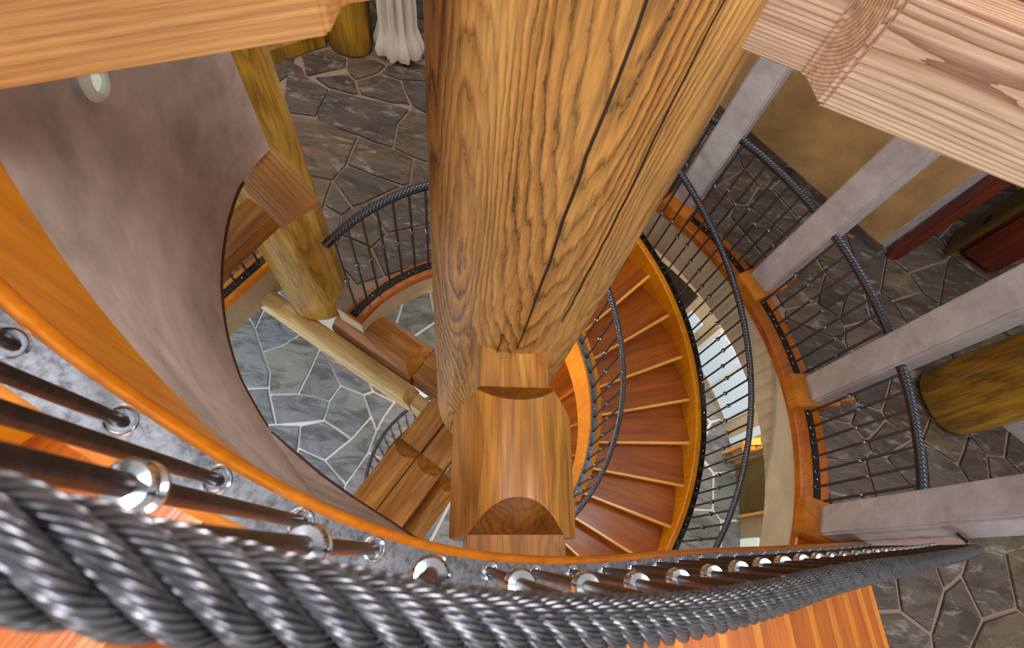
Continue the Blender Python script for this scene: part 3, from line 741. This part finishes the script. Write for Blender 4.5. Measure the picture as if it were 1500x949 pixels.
me = prism('timber_beam', [(0, -.07), (dd.length + .3, -.07), (dd.length + .3, .09), (0, .09)], -.09, 0, 'hewn_dark')
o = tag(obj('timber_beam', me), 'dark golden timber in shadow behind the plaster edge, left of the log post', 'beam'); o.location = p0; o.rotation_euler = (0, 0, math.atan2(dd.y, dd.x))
jb = at(372, 372, 0)
o = tag(obj('door_jamb', box_me('door_jamb', (.05, .10, 1.2), 'stringer', .004)), 'orange upright board just left of the gold log post', 'board'); o.location = (.70, 1.86, 0)

# ------------------------------------------------------------------ log posts
def post(label, x, y, r_, z0, z1, mat, seedn, bev=.05, wob=.014):
    return tag(obj('log_post', log_me('log_post', r_, 0, z1 - z0, mat, 40, 16, bev, wob, 0, seedn), None, (x, y, z0)), label, 'post', 'peeled log posts')
post('gold-stained peeled log post on the pale timber, left of the big column', .565, 1.345, .21, -.33, 2.7, 'post', 5, .09)
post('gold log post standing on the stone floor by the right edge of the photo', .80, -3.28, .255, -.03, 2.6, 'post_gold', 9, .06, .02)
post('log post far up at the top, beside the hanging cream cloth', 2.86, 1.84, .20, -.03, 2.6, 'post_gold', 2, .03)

# hanging cloth, bunched at its hem
def cloth(n=96):
    v = []; f = []; zs = [2.3, 1.8, 1.3, .8, .45, .3, .2, .12, .05, .03]
    rs = [.08, .08, .085, .09, .10, .10, .14, .165, .15, .09]
    for z, q in zip(zs, rs):
        for i in range(n):
            a = 2 * PI * i / n; k = .035 if z > .25 else .02
            rr = q + k * math.sin(9 * a + .6 * math.sin(2 * z)) + .01 * math.sin(17 * a + z); v.append((rr * math.cos(a), 1.2 * rr * math.sin(a), z))
    for k in range(len(zs) - 1):
        for i in range(n): j = (i + 1) % n; f.append((k * n + i, k * n + j, (k + 1) * n + j, (k + 1) * n + i))
    return mesh('curtain', v, f, 'cloth', True)
tag(obj('curtain', cloth(), None, (2.84, 1.40, -.03)), 'pleated cream curtain hanging to the floor beside the far log post', 'curtain')

# ------------------------------------------------------------------ near flight: path of its railing
PTS = [(-.8945, .5125, 2.819), (-.935, .416, 2.731), (-.9695, .3223, 2.643), (-.9925, .2265, 2.555), (-1.0045, .1301, 2.467), (-1.007, .0361, 2.379), (-.999, -.0528, 2.291), (-.985, -.1412, 2.203), (-.967, -.24, 2.11),
       (-.943, -.335, 2.025), (-.918, -.432, 1.94), (-.889, -.53, 1.85), (-.861, -.632, 1.76), (-.834, -.735, 1.67), (-.806, -.838, 1.585), (-.78, -.942, 1.50), (-.754, -1.046, 1.41), (-.728, -1.15, 1.32), (-.701, -1.255, 1.235),
       (-.673, -1.36, 1.147), (-.646, -1.465, 1.06), (-.618, -1.573, .97), (-.56, -1.80, .775), (-.50, -2.03, .575), (-.44, -2.25, .38), (-.395, -2.42, .225)]
pre = []
for i in range(13, 0, -1):
    a = 149.8 - i * 5.6; r_ = 1.029; pre.append((r_ * math.cos(R(a)), r_ * math.sin(R(a)), 2.82 + i * .088))
PTS = pre + PTS
Pn = np.array(PTS)
dn = np.linalg.norm(Pn[1:, :2] - Pn[:-1, :2], axis=1); sn = np.r_[0, np.cumsum(dn)]
tt = np.arange(0, sn[-1], .02); Pd = np.stack([np.interp(tt, sn, Pn[:, i]) for i in range(3)], 1); Pd = smooth_pts(Pd, 6)
near = []
for i in range(len(Pd)):
    t_ = Pd[min(i + 1, len(Pd) - 1)] - Pd[max(i - 1, 0)]; l = math.hypot(t_[0], t_[1]); nx, ny = t_[1] / l, -t_[0] / l      # outward, towards the treads
    if nx * -1 + ny * 0 < 0: nx, ny = -nx, -ny
    near.append((Pd[i][0], Pd[i][1], Pd[i][2], nx, ny))
# orientation of normals: away from the well
fix = []
for (x, y, z, nx, ny) in near:
    if nx * x + ny * y < 0: nx, ny = -nx, -ny
    fix.append((x, y, z, nx, ny))
near = fix
nq = resample(near, .01)
i150 = min(range(len(nq)), key=lambda i: (nq[i][0] + .932) ** 2 + (nq[i][1] - .4147) ** 2)
off = (i150 * .01 - .005) % .1
railing('rope_railing', 'big steel wire-rope handrail with iron balusters sweeping across the foreground', near, h=.67, fine=True, plate=(-.018, .034), plate_mat='plate', rope_mat='rope',
        rope_off=.032, rope_r=.0235, ends=(0, -1), start=off, cf=.66)

up = thing('upper_staircase', 'upper flight of orange wooden stairs in the foreground, under the wire rope', 'staircase', (-1.2, -1.5, 0))
obj('stringer_cap', section_me('stringer_cap', near, [(-.030, -.060), (.05, -.060), (.05, -.010), (-.026, -.010), (-.033, -.018), (-.035, -.032), (-.033, -.05)], 'cap'), up)
# the wooden band under the cap
def band_depth(p):
    a = math.degrees(math.atan2(p[1], p[0])); a = a if a > 0 else 200
    return float(np.interp(a, [148, 151, 154.5, 158, 161, 165], [.48, .43, .38, .31, .27, .22]))
vb = []; fb = []
for q in near:
    for u, h_ in ((-.028, -band_depth(q)), (.045, -band_depth(q)), (.045, -.055), (-.028, -.055)): vb.append((q[0] + q[3] * u, q[1] + q[4] * u, q[2] + h_))
for i in range(len(near) - 1):
    for k in range(4): a_, b_ = i * 4 + k, i * 4 + (k + 1) % 4; fb.append((a_, b_, b_ + 4, a_ + 4))
fb += [(0, 1, 2, 3), tuple(len(vb) - 4 + k for k in range(4))]
obj('stringer', mesh('stringer', vb, fb, 'stringer', True), up)
# treads
zlist = [p[2] for p in near]
def near_at(z):
    zz = np.array(zlist)[::-1]; P_ = np.array(near)[::-1]; q = [np.interp(z, zz, P_[:, i]) for i in range(5)]; return q
rnt = random.Random(5)
for k in range(1, 19):
    zt = RISE * k; a = near_at(zt + .09); b = near_at(zt + RISE + .09 + .03)
    pa0 = Vector((a[0] + a[3] * .04, a[1] + a[4] * .04, 0)); pa1 = Vector((a[0] + a[3] * 1.15, a[1] + a[4] * 1.15, 0))
    pb0 = Vector((b[0] + b[3] * .04, b[1] + b[4] * .04, 0)); pb1 = Vector((b[0] + b[3] * 1.15, b[1] + b[4] * 1.15, 0))
    ang = math.atan2((pa1 - pa0).y, (pa1 - pa0).x); Mi = Matrix.Rotation(-ang, 3, 'Z')
    q = [Mi @ (p - pa0) for p in (pa0, pa1, pb1, pb0)]
    vv = [(p.x, p.y, 0) for p in q] + [(p.x, p.y, -.045) for p in q]
    t = obj('tread', mesh('tread', vv, [(0, 1, 2, 3), (4, 5, 6, 7), (0, 1, 5, 4), (1, 2, 6, 5), (2, 3, 7, 6), (3, 0, 4, 7)], 'tread_up'), up, (pa0.x, pa0.y, zt)); t.rotation_euler = (0, 0, ang); t['part'] = 1
    sgn = 1 if q[3].y > 0 else -1
    nv = [(0, -.004 * sgn, .001), (q[1].x, -.004 * sgn, .001), (q[1].x, .024 * sgn, .001), (0, .024 * sgn, .001)]; nv += [(x, y, -.046) for x, y, z in nv]
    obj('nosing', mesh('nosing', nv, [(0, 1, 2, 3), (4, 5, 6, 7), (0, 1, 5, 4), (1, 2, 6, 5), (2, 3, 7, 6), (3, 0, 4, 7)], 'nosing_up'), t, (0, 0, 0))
    rv = [(0, .03 * sgn, -.045), (q[1].x, .03 * sgn, -.045), (q[1].x, .05 * sgn, -.045), (0, .05 * sgn, -.045)]; rv += [(x, y, -RISE) for x, y, z in rv]
    obj('riser', mesh('riser', rv, [(0, 1, 2, 3), (4, 5, 6, 7), (0, 1, 5, 4), (1, 2, 6, 5), (2, 3, 7, 6), (3, 0, 4, 7)], 'stringer'), t, (0, 0, 0))

# curved plaster below the stringer, its dark lower trim and the shaded splay under the flight
pw = [p for p in near if 77.2 <= math.degrees(math.atan2(p[1], p[0])) <= 164]
def zbot(p):
    a = math.degrees(math.atan2(p[1], p[0]))
    return float(np.interp(a, [77, 90, 97, 110, 120, 127, 134, 138, 144, 148, 151, 154.5, 158, 161, 164.5], [1.77, 1.80, 1.78, 1.73, 1.68, 1.63, 1.51, 1.48, 1.44, 1.49, 1.58, 1.69, 1.84, 2.04, 2.21]))
v = []; f = []
for (x, y, z, nx, ny) in pw:
    for u, h in ((-.026, None), (.09, None), (.09, z - band_depth((x, y)) - .001), (-.026, z - band_depth((x, y)) - .001)):
        v.append((x + nx * u, y + ny * u, h if h is not None else zbot((x, y))))
for i in range(len(pw) - 1):
    for k in range(4): a, b = i * 4 + k, i * 4 + (k + 1) % 4; f.append((a, b, b + 4, a + 4))
f += [(0, 1, 2, 3), tuple(len(v) - 4 + k for k in range(4))]
structure(obj('wall_left', mesh('wall_left', v, f, 'plaster', True)))
pt = [(p[0], p[1], zbot(p), p[3], p[4]) for p in pw if 88 < math.degrees(math.atan2(p[1], p[0])) < 136]
structure(obj('trim_4', section_me('trim_4', pt, rect(-.031, .09, -.012, 0), 'trim')))
cr = [p for p in pw if math.degrees(math.atan2(p[1], p[0])) > 135]; cr = [cr[round(i * (len(cr) - 1) / 6)] for i in range(7)]
crease = [Vector((p[0] - p[3] * .026, p[1] - p[4] * .026, zbot(p))) for p in cr]
edge = [Vector((crease[0].x, crease[0].y, crease[0].z - .01)), at(430, 661, 1.42), at(470, 695, 1.38), at(520, 731, 1.36), at(570, 763, 1.36), at(600, 783, 1.36), at(626, 799, 1.36)]
v = crease + edge + [p + Vector((-.03, .01, -.05)) for p in crease] + [p + Vector((-.03, .01, -.05)) for p in edge]; m = len(crease)
f = [(i, i + 1, m + i + 1, m + i) for i in range(m - 1)] + [(2 * m + i, 2 * m + i + 1, 3 * m + i + 1, 3 * m + i) for i in range(m - 1)] + [(m + i, m + i + 1, 3 * m + i + 1, 3 * m + i) for i in range(m - 1)] + [(i, i + 1, 2 * m + i + 1, 2 * m + i) for i in range(m - 1)]
structure(obj('wall_splay', mesh('wall_splay', v, f, 'plaster')))
structure(obj('trim_5', tube_me('trim_5', edge, .006, 'trim', 8)))

# oval lamp in the plaster
a = 106.2; root = thing('wall_lamp', 'small oval white wall lamp set in the curved plaster below the left beam', 'lamp', (.985 * math.cos(R(a)), .985 * math.sin(R(a)), 2.505))
q = Vector((-math.cos(R(a)), -math.sin(R(a)), 0)).to_track_quat('Z', 'Y').to_euler()
o = obj('bezel', lathe_me('bezel', [(.024, .004), (.027, .014), (.034, .018), (.042, .012), (.045, 0)], 'white', 32), root, root.location); o.rotation_euler = q
o = obj('lens', lathe_me('lens', [(.0001, .016), (.012, .014), (.02, .008), (.026, .002)], 'lens', 24), root, root.location); o.rotation_euler = q

# bracket from the foreground column to the rope
bp = Vector(at(1413, 766, 1.02)); root = thing('rail_bracket', 'small iron bracket tying the rope handrail to the foreground plaster column', 'bracket', bp)
P = np.array([tuple(bp + Vector(q)) for q in ((0, .0, .0), (-.02, -.0, -.045), (-.05, -.01, -.055), (-.075, -.02, -.02))])
obj('arm', tube_me('arm', smooth_pts(np.repeat(P, 3, 0), 3), .007, 'iron', 8), root)
o = obj('wall_plate', box_me('wall_plate', (.008, .07, .05), 'iron', .002), root, bp + Vector((.004, 0, -.02))); o.rotation_euler = (0, 0, R(-7))

# ------------------------------------------------------------------ balcony walls
def wall(name, a, b, z0, z1, t, mat):
    a = Vector(a); b = Vector(b); d_ = (b - a).normalized(); n_ = Vector((-d_.y, d_.x)) * t
    return structure(obj(name, prism(name, [tuple(a), tuple(b), tuple(b + n_), tuple(a + n_)], z0, z1, mat, 0)))
wall('wall_ochre', (3.55, -.85), (2.0, -2.80), -.03, 3.2, .14, 'plaster_warm')
wall('wall_end', (2.0, -2.80), (2.06, -2.94), -.03, 3.2, .12, 'plaster_col')
wall('baseboard_ochre', (3.53, -.90), (1.975, -2.84), -.03, .06, -.02, 'stone_brown')
o = structure(obj('door_1', box_me('door_1', (.09, .09, 2.3), 'redwood', .006))); o.location = (1.99, -2.97, -.03)
wall('wall_hall', (4.3, -3.9), (2.3, -4.5), -.03, 3.0, .1, 'plaster_col')
wall('wall_right', (.86, -3.66), (.30, -4.5), -.03, 2.8, -.12, 'plaster_col')
wall('wall_far', (4.3, 3.3), (4.3, -4.5), -.03, 3.0, -.12, 'plaster_col')
wall('wall_back', (2.68, 2.16), (3.2, 2.0), -.03, 2.8, .12, 'plaster_col')
o = structure(obj('baseboard_back', prism('baseboard_back', [(2.2, 2.52), (2.74, 2.02), (2.78, 2.06), (2.24, 2.56)], -.03, .1, 'post_gold', .004)))
wall('wall_back_left', (2.24, 2.56), (2.0, 3.4), -.03, 2.8, .12, 'plaster_col')
cb = thing('wooden_cabinet', 'tall dark red cabinet with an ochre front and iron latches in the shadow at right', 'cabinet', (2.3, -3.62, -.03)); ca = R(-122)
c_, s_ = math.cos(ca), math.sin(ca)
o = obj('body', box_me('body', (.34, .42, 1.5), 'redwood', .04), cb, (2.28, -3.78, -.03)); o.rotation_euler = (0, 0, R(62))
o = obj('door', box_me('door', (.30, .05, 1.45), 'brass', .01), cb, (2.24, -3.50, .0)); o.rotation_euler = (0, 0, R(-28))
for z in (.35, .95):
    o = obj('latch', box_me('latch', (.07, .03, .05), 'iron', .004), cb, (2.20, -3.455, z)); o.rotation_euler = (0, 0, R(-28))

# ------------------------------------------------------------------ lower hall seen under the balcony
def rz(q, r_):
    p = at(q[0], q[1], 0.0) - Vector(CAM); d_ = p.normalized(); A = d_.x ** 2 + d_.y ** 2; B = CAM[0] * d_.x + CAM[1] * d_.y; c = CAM[0] ** 2 + CAM[1] ** 2 - r_ * r_
    t_ = (-B + math.sqrt(B * B - A * c)) / A; P_ = Vector(CAM) + d_ * t_; return math.degrees(math.atan2(P_.y, P_.x)), P_.z
RW = 3.2
structure(obj('wall_lower', section_me('wall_lower', arc_path(RW, -128, -8, ZL, 3), rect(0, .1, 0, 2.3), 'plaster_cream')))
def curved_panel(name, a0, a1, z0, z1, r_, t, mat): return section_me(name, arc_path(r_, a0, a1, 0, 2), rect(-t, 0, z0, z1), mat)
a0, zt = rz((1059, 486), RW); a1, _ = rz((1095, 556), RW); a1b, _ = rz((1096, 598), RW)
win = structure(obj('window_1', curved_panel('window_1', a1b, a0, -2.75, zt, RW, .02, 'window')))
obj('window_frame', curved_panel('window_frame', a1b - .8, a1b, -2.78, zt + .03, RW, .05, 'white'), win); obj('window_frame', curved_panel('window_frame', a0, a0 + .8, -2.78, zt + .03, RW, .05, 'white'), win)
obj('mullion', curved_panel('mullion', (a0 + a1b) / 2 - .3, (a0 + a1b) / 2 + .3, -2.75, zt, RW, .035, 'white'), win)
b0, z2 = rz((960, 375), RW); b1, _ = rz((1012, 445), RW)
structure(obj('door_2', curved_panel('door_2', b1, b0, -2.8, z2, RW, .03, 'darkdoor')))
c0, z3 = rz((1018, 450), RW); c1, _ = rz((1030, 462), RW)
structure(obj('window_2', curved_panel('window_2', c1 - 1.5, c0, -2.8, rz((1028, 458), RW)[1] - .12, RW, .03, 'window')))
d0, _ = rz((1116, 622), RW); d1, _ = rz((1116, 636), RW)
structure(obj('window_3', curved_panel('window_3', d1, d0, -2.8, -1.2, RW, .02, 'window')))
e0, _ = rz((1116, 638), RW); e1_, _ = rz((1116, 664), RW)
t2 = thing('wooden_bench', 'bright yellow timber bench by the lower hall window, seen through the railing', 'bench', (3.0 * math.cos(R(-74)), 3.0 * math.sin(R(-74)), ZL))
for i, (zz, dr_) in enumerate(((-2.35, .0), (-2.2, .1), (-1.9, .2))):
    obj('slat', curved_panel('slat', e1_ + .4, e0 - .2 - .6 * i, zz, zz + .06, RW - .02 - dr_, .12, 'nosing'), t2)
for aa in (e0 - .6, e1_ + .8): obj('leg', curved_panel('leg', aa - .6, aa, ZL, -1.84, RW - .05, .08, 'nosing'), t2)
f0, _ = rz((1116, 668), RW); f1, _ = rz((1116, 751), RW)
dp = structure(obj('door_3', curved_panel('door_3', f1, f0, -2.8, -1.0, RW, .03, 'olive')))
obj('door_frame', curved_panel('door_frame', f1 - .5, f1, -2.8, -1.0, RW, .06, 'nosing'), dp)
g0, zz = rz((1113, 788), RW)
structure(obj('window_4', curved_panel('window_4', g0 - 9, g0, -2.8, zz, RW, .03, 'mint')))
low = thing('winding_steps', 'dark brown winding steps glimpsed between the front log and the inner stringer', 'staircase', (.6, -.3, ZL), None)
LT = wedge_me('tread', .95, 1.8, 0, 15.4, -.05, 0, 'tread')
for k in range(6):
    t = obj('tread', LT, low, (0, 0, ZL + .06 + .06 * k)); t.rotation_euler = (0, 0, R(-100 + 14.6 * k)); t['part'] = 1
    nn_ = obj('nosing', wedge_me('nosing', .95, 1.8, -.4, .9, -.03, .001, 'nosing_up', 1), t, (0, 0, 0))
# railing round the lower opening
fc = at(705, 640, ZL)
qs = [at(x, y, ZL) for x, y in ((620, 618), (600, 632), (585, 645), (572, 662), (562, 680))]
A_ = np.array([[2 * p.x, 2 * p.y, 1] for p in qs]); b_ = np.array([p.x ** 2 + p.y ** 2 for p in qs]); so_ = np.linalg.lstsq(A_, b_, rcond=None)[0]; rc = math.sqrt(so_[2] + so_[0] ** 2 + so_[1] ** 2)
angs = [math.degrees(math.atan2(p.y - so_[1], p.x - so_[0])) for p in qs]
lo = arc_path(rc, min(angs) - 40, max(angs) + 35, 0, 3); lo = [(x + so_[0], y + so_[1], ZL + .05, nx, ny) for (x, y, z, nx, ny) in lo]
railing('hall_railing', 'small curved iron railing on the grey stone floor far below', lo, h=.8, ends=(0, -1), rope_r=.016)
structure(obj('trim_6', section_me('trim_6', lo, rect(-.12, .04, -.06, -.011), 'kerb')))
